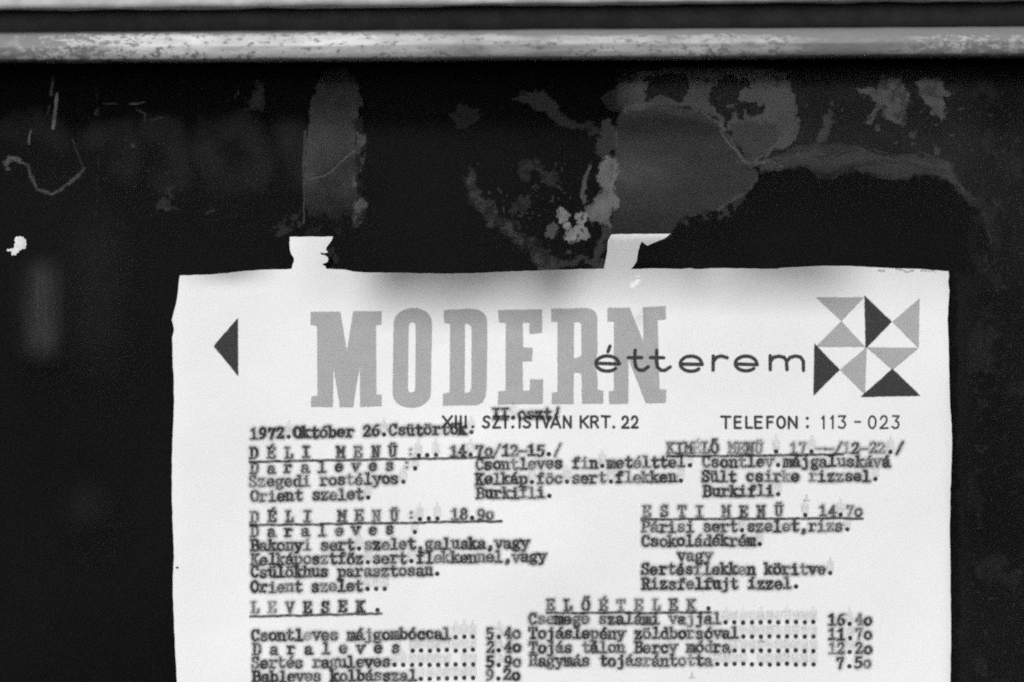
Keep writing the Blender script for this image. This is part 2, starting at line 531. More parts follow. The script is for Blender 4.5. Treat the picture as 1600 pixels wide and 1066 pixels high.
for i, (ch, (o_, i_, R)) in enumerate(LET.items()):
    P = zz(o_, *R); Q = zz(i_, *R) if i_ else None
    xs = [p[0] for p in P]; ys = [p[1] for p in P]
    def fld(X, Y, P=P, Q=Q, i=i):
        c = shape_cover(X, Y, P, Q, 1.8, .32, 20 + i)
        return c * (.90 + .10 * fbm(X, Y, 18, 60 + i, 4)) * (1 - .45 * smooth(.93, .97, vnoise(X / 2.3, Y / 2.3, i + 5)))
    ob = film('title_letter', min(xs) - 2, min(ys) - 2, max(xs) + 2, max(ys) + 2, 1.0, fld, on_paper(.05), M_GREY, sheet)
    ob['label'] = 'large grey slab-serif letter ' + ch

# --- arrow and emblem
def tri_part(name, pts, mat, parent, seed, label=None):
    xs = [p[0] for p in pts]; ys = [p[1] for p in pts]
    def fld(X, Y):
        c = shape_cover(X, Y, pts, None, 1.4, .35, seed)
        return c * (1 - .55 * smooth(.93, .98, vnoise(X / 2.0, Y / 2.0, seed + 3))) * (.93 + .07 * fbm(X, Y, 3, seed, 2))
    ob = film(name, min(xs) - 2, min(ys) - 2, max(xs) + 2, max(ys) + 2, .8, fld, on_paper(.05 + .004 * (seed % 5)), mat, parent)
    if label: ob['label'] = label
    return ob
tri_part('arrow_mark', zz([(378,362),(380,698),(237,523)], *R7), M_DARK, sheet, 31, 'dark solid triangle pointing left')
emb = bpy.data.objects.new('emblem', None); COL.objects.link(emb); emb.parent = sheet
emb['label'] = 'pinwheel of grey and dark triangles'
for k, (t, m) in enumerate([
    ([(580,140),(815,140),(705,256)], 0), ([(705,257),(820,382),(580,382)], 0), ([(818,130),(952,260),(823,392)], 1),
    ([(1087,145),(1083,388),(955,260)], 0), ([(572,365),(697,495),(568,622)], 1), ([(828,385),(820,615),(697,495)], 0),
    ([(830,385),(1083,388),(955,495)], 0), ([(955,490),(1093,623),(798,628)], 1)]):
    tri_part('dark_triangle' if m else 'grey_triangle', zz(t, *R9), M_DARK if m else M_GREY, emb, 40 + k)

# --- stroke lettering
def arc(cx, cy, rx, ry, a0, a1, n=12):
    return [(cx + rx * math.cos(math.radians(a0 + (a1 - a0) * k / n)), cy + ry * math.sin(math.radians(a0 + (a1 - a0) * k / n))) for k in range(n + 1)]
def strokes_film(name, strokes, w, mat, parent, off, soft=1.5, seed=0, step=.75):
    xs = [p[0] for s in strokes for p in s]; ys = [p[1] for s in strokes for p in s]
    pad = 4
    def fld(X, Y):
        A = np.zeros(X.shape)
        for s in strokes:
            x0, x1 = min(p[0] for p in s) - 5, max(p[0] for p in s) + 5
            j0, j1 = np.searchsorted(X[0], [x0, x1])
            sx, sy = X[:, j0:j1], Y[:, j0:j1]
            ww = w * (1.35 if len(s) == 1 else 1)
            d = line_dist(sx, sy, s)
            A[:, j0:j1] = np.maximum(A[:, j0:j1], np.clip(.5 - (d - ww) / soft, 0, 1))
        return A * (.86 + .14 * fbm(X, Y, 2.5, seed, 2))
    return film(name, min(xs) - pad, min(ys) - pad, max(xs) + pad, max(ys) + pad, step, fld, on_paper(off), mat, parent)

def tz(pts, R): return zz(pts, *R)
script = [
    tz([(1072,626)] + [(1000 + 66 * math.cos(math.radians(a)), 625 - 44 * math.sin(math.radians(a))) for a in range(5, 322, 12)], R8),
    tz([(936,623),(1070,628)], R8), tz([(1016,524),(1004,556)], R8),
    tz([(1162,549),(1160,610),(1166,645),(1185,664),(1210,665),(1238,645)], R8), tz([(1124,591),(1200,591)], R8),
    tz([(1288,549),(1286,610),(1292,645),(1312,664),(1335,665),(1366,645)], R8), tz([(1252,591),(1328,591)], R8),
    tz([(1552,627)] + [(1487 + 62 * math.cos(math.radians(a)), 626 - 44 * math.sin(math.radians(a))) for a in range(5, 322, 12)], R8),
    tz([(1427,628),(1552,630)], R8),
    tz([(77,428),(76,496)], R9), tz([(78,455),(92,434),(115,427),(145,436)], R9),
    tz([(292,466)] + [(237 + 52 * math.cos(math.radians(a)), 464 - 36 * math.sin(math.radians(a))) for a in range(5, 322, 12)], R9),
    tz([(186,466),(292,470)], R9),
    tz([(356,426),(356,494)], R9), tz([(358,452),(372,434),(398,428),(424,434),(435,450),(438,494)], R9),
    tz([(438,452),(454,434),(480,427),(505,433),(518,452),(519,497)], R9),
]
ob = strokes_film('script_lettering', script, 2.6, M_DARK, sheet, .085, 1.4, 71)
ob['label'] = 'dark wide lower-case lettering reading étterem'

SANS = {   # unit boxes: x 0..1, y 0 (base) .. 1 (cap)
 'X': [[(0,0),(1,1)], [(0,1),(1,0)]], 'I': [[(.5,0),(.5,1)]], '.': [[(.5,.06)]],
 'S': [[(.92,.86),(.7,.98),(.35,.98),(.12,.8),(.2,.62),(.75,.42),(.9,.24),(.7,.04),(.3,0),(0,.12)]],
 'Z': [[(.05,1),(.95,1),(0,0),(1,0)]], 'T': [[(0,1),(1,1)], [(.5,1),(.5,0)]], 'V': [[(0,1),(.5,0),(1,1)]],
 'Á': [[(0,0),(.5,1),(1,0)], [(.2,.3),(.8,.3)], [(.45,1.14),(.7,1.3)]], 'N': [[(0,0),(0,1),(1,0),(1,1)]],
 'K': [[(0,0),(0,1)], [(1,1),(0,.42)], [(.25,.58),(1,0)]],
 'R': [[(0,0),(0,1),(.6,1),(.92,.88),(.92,.64),(.6,.52),(0,.5)], [(.5,.5),(1,0)]],
 '2': [[(.05,.74),(.2,.94),(.5,1),(.82,.92),(.9,.7),(.75,.45),(0,0),(1,0)]],
 'E': [[(1,1),(0,1),(0,0),(1,0)], [(0,.52),(.85,.52)]], 'L': [[(0,1),(0,0),(1,0)]], 'F': [[(1,1),(0,1),(0,0)], [(0,.52),(.85,.52)]],
 'O': [arc(.5, .5, .5, .5, 0, 360, 20)], ':': [[(.5,.1)], [(.5,.86)]], '1': [[(.1,.8),(.55,1),(.5,0)]],
 '3': [[(.1,1),(.95,1),(.5,.6),(.85,.5),(.95,.28),(.75,.04),(.35,0),(.05,.12)]], '-': [[(0,.52),(1,.52)]],
 '0': [arc(.5, .5, .5, .5, 0, 360, 20)],
}
def sans(spec, ytop, ybot):
    out = []
    for ch, x0, x1 in spec:
        for s in SANS[ch]:
            out.append([(x0 + p[0] * (x1 - x0) + random.uniform(-.25, .25), ybot + (ytop - ybot) * p[1] + random.uniform(-.3, .3)) for p in s])
    return out
addr = sans([('X',692,706),('I',711,714),('I',718.5,721.5),('I',726,729),('.',736,741),('S',754.5,765.5),('Z',770.5,781.5),('T',784.5,795),('.',798.5,803.5),
             ('I',810,813.5),('S',818.5,829.5),('T',832.5,846),('V',848,859),('Á',861,875.5),('N',881,891.5),('K',907.5,919),('R',924,934.5),
             ('T',940,953),('.',956.5,961.5),('2',972,982),('2',987,996.5)], 650.5, 668)
ob = strokes_film('address_line', addr, 1.7, M_DARK, sheet, .095, 1.5, 72)
ob['label'] = 'printed address line reading XIII. SZT.ISTVÁN KRT. 22'
tel = sans([('T',1127,1141),('E',1148,1157.5),('L',1166,1175),('E',1180,1190),('F',1199,1208),('O',1214.5,1226.5),('N',1232.5,1244.5),(':',1259,1264)], 651, 668.5)
ob = strokes_film('telephone_line', tel, 1.75, M_DARK, sheet, .09, 1.5, 73)
ob['label'] = 'printed line reading TELEFON :'
num = sans([('1',1284,1290),('1',1298,1304),('3',1309.5,1321.5),('-',1336,1344),('0',1357.5,1368.5),('2',1375.5,1387),('3',1393.5,1405)], 650, 669)
ob = strokes_film('telephone_number', num, 1.3, M_DARK, sheet, .09, 1.4, 74)
ob['label'] = 'printed number 113 - 023'

# --- typewriter face: strokes in pixels, 13.5 wide cell, baseline 0, y up
def P_(*a): return [(a[i], a[i + 1]) for i in range(0, len(a), 2)]
def E_(cx, cy, rx, ry): return arc(cx, cy, rx, ry, 0, 360, 16)
AC = [P_(6, 13, 8.6, 16)]; AC2 = [P_(4, 13.2, 5.6, 16), P_(8, 13.2, 9.8, 16)]; UM = [[(4.2, 14.6)], [(8.8, 14.6)]]
def up(s, d=5): return [[(x, y + d) for x, y in t] for t in s]
G = {
 'a': [E_(5.4, 3, 3.4, 3), arc(6, 7.8, 3.5, 3.2, 165, 10, 8), P_(9.5, 8, 9.5, 1.5, 10.6, 0, 12, .3)],
 'b': [P_(1, 16, 3, 16, 3, 0), E_(7, 5.4, 4, 5.4)], 'c': [arc(6.8, 5.5, 4.5, 5.5, 45, 322), P_(10.2, 9, 10.2, 7.6)],
 'd': [P_(7.5, 16, 10, 16, 10, 0, 12, 0), E_(6, 5.4, 4, 5.4)], 'e': [arc(6.5, 5.5, 4.6, 5.5, 0, 322), P_(2, 5.7, 11, 5.7)],
 'f': [P_(5.5, 0, 5.5, 12.5, 6.6, 15.2, 9, 16, 11, 14.8), P_(2.4, 11, 9.6, 11), P_(2.4, 0, 9, 0)],
 'g': [E_(5.7, 7.3, 3.6, 3.7), P_(8.4, 10, 9.8, 11.4, 11.8, 11), P_(3.8, 3.8, 3, 2.4, 4.6, 1, 9, .8, 11, -.8, 10, -3.4, 6, -4.4, 2.6, -3.2, 2.4, -1, 4.6, .8)],
 'h': [P_(1, 16, 3, 16, 3, 0), P_(3, 8, 5, 10.8, 8.2, 11, 10, 8.6, 10, 0), P_(1, 0, 5.2, 0), P_(8, 0, 12.2, 0)],
 'i': [P_(3.5, 11, 6.5, 11, 6.5, 0), P_(2.4, 0, 10.6, 0), [(6.3, 15)]], 'j': [P_(4.6, 11, 8, 11, 8, -2, 6.4, -4.3, 3, -4)  , [(7.8, 15)]],
 'k': [P_(1, 16, 3, 16, 3, 0), P_(3, 4.4, 9, 11), P_(5.4, 6.8, 10, 0), P_(1, 0, 5, 0), P_(8.4, 0, 12.2, 0), P_(7.4, 11, 11.2, 11)],
 'l': [P_(3.4, 16, 6.5, 16, 6.5, 0), P_(2, 0, 11, 0)],
 'm': [P_(.8, 11, 2.2, 11, 2.2, 0), P_(2.2, 9, 4, 11, 6, 10.6, 6.8, 9, 6.8, 0), P_(6.8, 9, 8.5, 11, 10.6, 10.6, 11.4, 9, 11.4, 0), P_(.8, 0, 3.6, 0), P_(5.8, 0, 8, 0), P_(10.4, 0, 13, 0)],
 'n': [P_(1.4, 11, 3.3, 11, 3.3, 0), P_(3.3, 8, 5.3, 10.8, 8.2, 11, 10, 8.6, 10, 0), P_(1.2, 0, 5.4, 0), P_(8, 0, 12.2, 0)],
 'o': [E_(6.5, 5.5, 4.6, 5.5)], 'p': [P_(1, 11, 3, 11, 3, -4.4), P_(1, -4.4, 6, -4.4), E_(7, 5.6, 4.1, 5.3)],
 'r': [P_(1.8, 11, 4.3, 11, 4.3, 0), P_(1.8, 0, 8.2, 0), P_(4.3, 7, 6.6, 10.5, 9.4, 11, 11, 9.2)],
 's': [P_(10.2, 8.4, 9.6, 10.2, 6.6, 11.2, 3.6, 10.2, 3, 8, 5, 6.3, 8.4, 5.2, 10.3, 3.4, 9.4, .8, 6.4, -.1, 3.4, .6, 2.6, 3)],
 't': [P_(5.4, 15, 5.4, 2, 7, 0, 9.4, 0, 11, 2), P_(2.4, 11, 10, 11)],
 'u': [P_(1, 11, 3, 11, 3, 3, 4.4, .3, 7.6, 0, 10, 3), P_(7.8, 11, 10, 11, 10, 0, 12, 0)],
 'v': [P_(2, 11, 6.5, 0, 11, 11), P_(.4, 11, 4.2, 11), P_(8.8, 11, 12.6, 11)],
 'y': [P_(2, 11, 6.6, 1.2), P_(11, 11, 5.2, -3.8, 2.4, -4.2), P_(.4, 11, 4.2, 11), P_(8.8, 11, 12.6, 11)],
 'z': [P_(2.6, 8.2, 2.6, 11, 10, 11, 2.4, 0, 10.4, 0, 10.4, 2.8)],
 'A': [P_(1.8, 0, 6.5, 16, 11.2, 0), P_(3.4, 5.6, 9.6, 5.6), P_(.4, 0, 4, 0), P_(9, 0, 12.6, 0)],
 'B': [P_(1, 16, 8, 16, 10.4, 14.4, 10.4, 10.4, 8, 8.6, 3, 8.6), P_(8, 8.6, 11.2, 6.8, 11.2, 2, 8.6, 0, 1, 0), P_(3, 16, 3, 0)],
 'C': [arc(6.8, 8, 5, 8, 45, 318), P_(10.8, 16, 10.8, 11.6)],
 'D': [P_(1, 16, 7.4, 16, 10.8, 13, 11.4, 8, 10.8, 3, 7.4, 0, 1, 0), P_(3, 16, 3, 0)],
 'E': [P_(1, 16, 11, 16, 11, 12.2), P_(3, 16, 3, 0), P_(1, 0, 11.4, 0, 11.4, 4.2), P_(3, 8.2, 7.8, 8.2), P_(7.8, 10, 7.8, 6.4)],
 'F': [P_(1, 16, 11, 16, 11, 12.2), P_(3, 16, 3, 0), P_(1, 0, 6, 0), P_(3, 8.2, 7.8, 8.2)],
 'H': [P_(3, 16, 3, 0), P_(10, 16, 10, 0), P_(3, 8.2, 10, 8.2), P_(1, 16, 5, 16), P_(8, 16, 12, 16), P_(1, 0, 5, 0), P_(8, 0, 12, 0)],
 'I': [P_(6.5, 16, 6.5, 0), P_(2.6, 16, 10.4, 16), P_(2.6, 0, 10.4, 0)],
 'K': [P_(3, 16, 3, 0), P_(10.4, 16, 3, 7), P_(5.4, 9.6, 10.6, 0), P_(1, 16, 5, 16), P_(8.2, 16, 12, 16), P_(1, 0, 5, 0), P_(8.6, 0, 12.4, 0)],
 'L': [P_(4, 16, 4, 0), P_(1.6, 16, 6.6, 16), P_(1.6, 0, 11.4, 0, 11.4, 5)],
 'M': [P_(2.4, 0, 2.4, 16, 6.5, 7, 10.6, 16, 10.6, 0), P_(.6, 16, 2.6, 16), P_(10.4, 16, 12.4, 16), P_(.6, 0, 4.4, 0), P_(8.6, 0, 12.4, 0)],
 'N': [P_(3, 0, 3, 16, 10, 0, 10, 16), P_(1, 16, 3.4, 16), P_(8, 16, 12, 16), P_(1, 0, 5, 0)],
 'O': [E_(6.5, 8, 5, 8)], 'P': [P_(1, 16, 8, 16, 10.8, 14, 10.8, 9.6, 8, 7.6, 3, 7.6), P_(3, 16, 3, 0), P_(1, 0, 6, 0)],
 'R': [P_(1, 16, 8, 16, 10.6, 14, 10.6, 10, 8, 8, 3, 8), P_(3, 16, 3, 0), P_(1, 0, 5.4, 0), P_(7, 8, 10.4, 0, 12.4, 0)],
 'S': [P_(10.4, 16, 10.4, 12), P_(10.2, 13, 8.6, 15.6, 5.4, 16.2, 2.8, 14.4, 2.8, 11, 5, 9, 8.6, 7.4, 10.8, 5, 10.2, 1.4, 7, -.2, 4, .4, 2.4, 3.2), P_(2.3, 0, 2.3, 4.2)],
 'T': [P_(6.5, 16, 6.5, 0), P_(1.4, 12, 1.4, 16, 11.6, 16, 11.6, 12), P_(4, 0, 9, 0)],
 'U': [P_(3, 16, 3, 4, 4.6, .6, 8.4, .6, 10, 4, 10, 16), P_(1, 16, 5, 16), P_(8, 16, 12, 16)],
 'V': [P_(2, 16, 6.5, 0, 11, 16), P_(.4, 16, 4.2, 16), P_(8.8, 16, 12.6, 16)],
 '0': [E_(6.5, 8, 4.4, 8)], '1': [P_(3, 13, 6.6, 16, 6.6, 0), P_(2.4, 0, 10.6, 0)],
 '2': [P_(2.4, 12, 3.4, 15, 6.4, 16, 9.6, 14.6, 10, 11, 7, 6.6, 2.2, .6, 10.6, .4, 10.6, 3)],
 '3': [P_(2.6, 14, 6, 16, 9.6, 14.4, 9.4, 10.6, 6.4, 9, 10, 7, 10.4, 3, 7.4, 0, 2.6, 1.4)],
 '4': [P_(8.4, 0, 8.4, 16, 2, 5, 11.4, 5), P_(6, 0, 10.6, 0)],
 '5': [P_(10, 15.6, 3.8, 15.6, 3.2, 8.6, 6.6, 9.8, 10, 8, 10.6, 4.4, 8.6, .8, 5, -.6, 2.2, 1)],
 '6': [P_(9.6, 15.4, 6, 14.6, 3, 10, 2.4, 5), E_(6.6, 4.6, 4.1, 4.7)], '7': [P_(2.4, 12.4, 2.6, 15.6, 10.6, 15.6, 7.6, 9, 5.6, 0)],
 '8': [E_(6.5, 12, 3.4, 3.9), E_(6.5, 4.2, 4.2, 4.3)], '9': [E_(6.4, 10.8, 4, 4.8), P_(10.4, 10.6, 9.8, 5, 7, 1, 3, 0)],
 '-': [P_(1, 6.6, 12.4, 6.6)], '/': [P_(2, -2, 11.4, 17)], ':': [[(6.5, 4)], [(6.5, 11.4)]], ',': [P_(6.6, 1.6, 6.8, -.6, 5.4, -3)],
 '!': [P_(8, 15.5, 7.4, 11), [(7, 2)]],
}
for c, b in (('á', 'a'), ('é', 'e'), ('ó', 'o')): G[c] = G[b] + AC
G['í'] = G['i'][:2] + AC
for c, b in (('ö', 'o'), ('ü', 'u')): G[c] = G[b] + UM
G['ő'] = G['o'] + AC2
G['É'] = G['E'] + up([P_(6, 13, 8.6, 15.4)]); G['Á'] = G['A'] + up(AC)
G['Ü'] = G['U'] + up(UM, 5); G['Ő'] = G['O'] + up(AC2, 5)
DOT = (6.6, 2.1)

LINES = [  # text, x0, x1, baseline left, baseline right, strength
 ('1972.Október 26.Csütörtök.', 390, 743, 685.5, 677, .86),
 ('II.oszt!', 768, 876, 655, 654, .84),
 ('D É L I   M E N Ü :... 14.7o/12-15./', 390, 878, 715.5, 711, .7),
 ('D a r a l e v e s :.', 390, 655, 739.5, 733.5, .72),
 ('Csontleves fin.metélttel.', 742, 1085, 733, 729, .76),
 ('Szegedi rostélyos.', 388, 637, 760, 755, .7),
 ('Kelkáp.föc.sert.flekken.', 742, 1071, 756, 752.5, .76),
 ('Orient szelet.', 391, 582, 782.5, 779.5, .76),
 ('Burkifli.', 744, 865, 778, 777, .8),
 ('KIMÉLŐ MENÜ . 17.--/12-22./', 1041, 1412, 708, 707.5, .6),
 ('Csontlev.májgaluskává', 1096, 1392, 729, 728.5, .76),
 ('Sült csirke rizzsel.', 1095, 1375, 752, 751, .76),
 ('Burkifli.', 1098, 1223, 775, 774.5, .84),
 ('D É L I   M E N Ü :... 18.9o', 391, 772, 815.5, 811.5, .66),
 ('D a r a l e v e s  .', 391, 655, 838.5, 833, .72),
 ('Bakonyi sert.szelet,galuska,vagy', 391, 827, 860, 855.5, .76),
 ('Kelkáposztfőz.sert.flekkennel,vagy', 391, 854, 882, 877, .74),
 ('Csülökhus parasztosan.', 391, 690, 901.5, 898.5, .76),
 ('Orient szelet...', 391, 608, 925, 922, .78),
 ('E S T I  M E N Ü  . 14.7o', 1003, 1348, 807, 806, .66),
 ('Párisi sert.szelet,rizs.', 1002, 1331, 831, 829.5, .74),
 ('Csokoládékrém.', 1002, 1194, 853, 852, .76),
 ('vagy', 1058, 1113, 875, 875, .78),
 ('Sertésflekken köritve.', 1001, 1304, 897, 896.5, .78),
 ('Rizsfelfujt ízzel.', 1002, 1251, 920, 919, .84),
 ('L E V E S E K .', 391, 597, 957.5, 955, .7),
 ('Csontleves májgombóccal...', 392, 746, 1000.5, 997, .78),
 ('5.4o', 759, 814, 997.5, 997, .8),
 ('D a r a l e v e s ........', 394, 746, 1022.5, 1017.5, .76),
 ('2.4o', 759, 814, 1018.5, 1018, .8),
 ('Sertés raguleves..........', 392, 746, 1043.5, 1039.5, .74),
 ('5.9o', 759, 814, 1041, 1040.5, .8),
 ('Bableves kolbásszal.......', 394, 746, 1065, 1061.5, .8),
 ('9.2o', 758, 813, 1062, 1061.5, .8),
 ('E L Ő É T E L E K .', 853, 1114, 953, 952.5, .62),
 ('Csemege szalámi vajjal...........', 825, 1278, 974.5, 974, .74),
 ('16.4o', 1293, 1363, 976, 976, .78),
 ('Tojáslepény zöldborsóval.........', 826, 1278, 997, 996.5, .74),
 ('11.7o', 1293, 1363, 998.5, 998.5, .8),
 ('Tojás tálon Bercy módra..........', 826, 1278, 1019, 1018.5, .74),
 ('12.2o', 1293, 1363, 1021, 1021, .76),
 ('Hagymás tojásrántotta............', 826, 1278, 1040, 1039.5, .74),
 ('7.5o', 1306, 1362, 1043.5, 1043.5, .7),
]
def typed(i, text, x0, x1, b0, b1, st):
    rnd = random.Random(100 + i)
    n = len(text); pitch = (x1 - x0) / n
    items = []
    leader = text.count('.') > 6
    for k, ch in enumerate(text):
        if ch == ' ': continue
        cx = x0 + k * pitch + (pitch - 13.5) / 2 + rnd.uniform(-.35, .35)
        by = b0 + (b1 - b0) * k / max(1, n - 1) + rnd.uniform(-.7, .7)
        s = st * rnd.choice([1.15, 1.08, 1.0, 1.0, .95, .88, .78])
        if rnd.random() < .03: s *= .7
        items.append((ch, cx, by, min(s, 1), rnd.uniform(-.04, .04), rnd.random()))
    def fld(X, Y):
        A = np.zeros(X.shape)
        nz = fbm(X, Y, 3.2, 200 + i, 3)
        nz2 = fbm(X, Y, 9, 300 + i, 2)
        for ch, cx, by, s, tilt, r in items:
            dbx, dby = 1.0 + .4 * r, .7 - .7 * r
            j0, j1 = np.searchsorted(X[0], [cx - 3, cx + 17])
            x, y = X[:, j0:j1] - cx, by - Y[:, j0:j1]
            x = x - y * tilt
            a = np.zeros(x.shape)
            if ch == '.':
                d = np.hypot(x - DOT[0], y - DOT[1])
                a = smooth(4.7, 2.0, d) * .97
                if r < (.75 if not leader else .95):      # the faint smear a dirty full-stop key leaves above the dot
                    sm = smooth(7.4, 5.2, np.abs(x - 6.6)) * smooth(2, 6, y) * smooth(23 , 17, y)
                    sm *= (.05 + .09 * nz[:, j0:j1] + .04 * nz2[:, j0:j1])
                    if not leader or r < .4:
                        sp = np.minimum(line_dist(x, y, P_(6.6, 22, 6.6, 26)), line_dist(x, y, P_(3.4, 19.6, 9.6, 19.6)))
                        sm = np.maximum(sm, np.clip(1.2 - sp / 2.8, 0, 1) * (.08 if leader else .12))
                    a = np.maximum(a, sm)
                a = a * (.84 + .3 * nz[:, j0:j1])
            else:
                for stq in G[ch]:
                    w = 1.66
                    if len(stq) == 1: w = 1.9
                    if ch == ',': w = 2.7
                    d = line_dist(x, y, stq)
                    d2 = line_dist(x - dbx, y - dby, stq)
                    core = np.maximum(smooth(w + 1.5, w - 1.3, d), .9 * smooth(w + 1.6, w - 1.4, d2))
                    halo = np.exp(-(np.minimum(d, d2) / 3.6) ** 2) * .48
                    a = np.maximum(a, np.maximum(core, halo))
                # slight double strike
                a = a * s * (.78 + .30 * smooth(.15, .8, nz[:, j0:j1])) * (.9 + .2 * nz2[:, j0:j1])
                a = np.minimum(a * 1.16, .92)
            A[:, j0:j1] = 1 - (1 - A[:, j0:j1]) * (1 - a)
        return A
    ob = film('typed_line', x0 - 4, min(b0, b1) - 29, x1 + 5, max(b0, b1) + 8, .75, fld, on_paper(.115 + .012 * (i % 4)), M_TYPE, sheet, .03)
    return ob
for i, L in enumerate(LINES):
    typed(i, *L)

UNDER = [(389, 721.5, 772, 714.5), (1041, 712.5, 1318, 710), (390, 820.5, 785, 814), (1001, 811, 1349, 809.5), (390, 963, 597, 958.5), (853, 957, 1112, 957)]
for i, (x0, y0, x1, y1) in enumerate(UNDER):
    def fld(X, Y):
        wob = (fbm(X, 0 * X, 12, 90 + i, 3) - .5) * 1.4
        t = np.clip((X - x0) / (x1 - x0), 0, 1)
        d = np.abs(Y - (y0 + (y1 - y0) * t) - wob)
        a = smooth(3.0, .7, d) * smooth(x0 - 2, x0 + 1, X) * (1 - smooth(x1 - 1, x1 + 2, X))
        return a * (.62 + .36 * fbm(X, Y, 4, 95 + i, 3)) * .95
    film('underline', x0 - 3, min(y0, y1) - 5, x1 + 3, max(y0, y1) + 5, .75, fld, on_paper(.17), M_TYPE, sheet, .03)

film('ink_speck', 272, 882, 282, 892, .8, lambda X, Y: smooth(2.6, 1.0, np.hypot(X - 277, Y - 887)), on_paper(.05), M_TYPE, sheet, .05)
for q, (sx_, sy_) in enumerate([(1081, 1056), (1260, 779), (1190, 1000)]):
    def fld(X, Y):
        sp = np.minimum(line_dist(X - sx_, Y - sy_, [(0, -5), (0, 3)]), line_dist(X - sx_, Y - sy_, [(-4, 3), (4, 3)]))
        return np.clip(1.2 - sp / 2.2, 0, 1) * .2 * (.6 + .8 * fbm(X, Y, 3, 3, 2))
    film('ink_speck', sx_ - 7, sy_ - 8, sx_ + 7, sy_ + 8, .8, fld, on_paper(.06), M_TYPE, sheet, .02)

# ------------------------------------------------------------------ dried glue, old paper film and painted reflections on the inside of the glass
GD = 8.35
def gdepth(off=0): return lambda X, Y: GD - off + 0 * X
def residue(label, x0, y0, x1, y1, fld, name='glue_residue', step=1.1, off=0, mat=None, thr=.012):  # also lays the reflections painted at left
    ob = film(name, x0, y0, x1, y1, step, fld, gdepth(off), mat or M_GLUE_AND_REFLECTION, None, thr)
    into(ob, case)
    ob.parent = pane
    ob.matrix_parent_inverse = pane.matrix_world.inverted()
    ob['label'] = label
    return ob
bpy.context.view_layer.update()

def warp(X, Y, amp, sc_, seed):
    return X + (fbm(X, Y, sc_, seed, 5, .66) - .5) * 2.6 * amp, Y + (fbm(X, Y, sc_, seed + 50, 5, .66) - .5) * 2.6 * amp

def strand(X, Y, pts, w, soft, seed=0, amp=3):
    x, y = warp(X, Y, amp, 14, seed)
    return smooth(w + soft, w - soft, line_dist(x, y, pts))

def f_left(X, Y):
    x, y = warp(X, Y, 4, 16, 11)
    body = [(486,165),(492,135),(510,112),(545,106),(562,140),(568,185),(570,235),(570,262),(560,274),(567,292),(571,315),(568,340),(556,352),(540,358),(530,372),(516,386),(478,372),(474,300),(475,230),(481,190)]
    sd = poly_sd(x, y, body)
    m = smooth(2, -2, sd)
    tone = .028 + .05 * smooth(150, 215, Y) * (1 - smooth(285, 350, Y)) * (.65 + .7 * fbm(X, Y, 30, 3, 5)) + .02 * (fbm(X, Y, 12, 9, 5, .65) - .5)
    below = smooth(-3, 3, Y - (281 - (X - 482) * .62))
    tone = tone - .022 * below * (1 - smooth(548, 556, X))
    fr = smooth(549, 556, X + 4 * (fbm(X, Y, 8, 8, 3) - .5)) * smooth(200, 240, Y)
    tone = tone + fr * (.075 * smooth(.42, .5, fbm(X, Y, 11, 19, 4)))
    holes = smooth(.54, .60, fbm(X, Y, 18, 21, 4)) * smooth(545, 560, X)
    a = m * tone * (1 - .8 * holes)
    a = np.maximum(a, .17 * strand(X, Y, [(482,281),(505,275),(522,265),(538,249),(552,236)], 1.2, 1.6, 4, 1.5) * m)
    a = np.maximum(a, .11 * strand(X, Y, [(476,205),(474,250),(475,300),(474,350)], 1.0, 1.8, 5, 1))
    a = np.maximum(a, .10 * strand(X, Y, [(540,190),(552,215),(556,240)], 1.0, 2, 6, 2))
    side = smooth(3, -3, poly_sd(x, y, [(425,358),(445,343),(468,330),(476,352),(474,368),(430,372)]))
    return np.maximum(a, side * .035 * smooth(.35, .55, fbm(X, Y, 9, 33, 4)))
residue('greyish strip of old glue film above the left paper tab', 415, 98, 585, 392, f_left)

def f_left_dark(X, Y):
    x, y = warp(X, Y, 3, 9, 31)
    return .03 * smooth(2, -2, poly_sd(x, y, [(514,385),(524,388),(528,405),(524,421),(508,419),(514,408),(509,396)])) * smooth(.4, .5, fbm(X, Y, 7, 2, 3))
residue('dark crumbling flake beside the left paper tab', 500, 378, 536, 424, f_left_dark, off=.05)

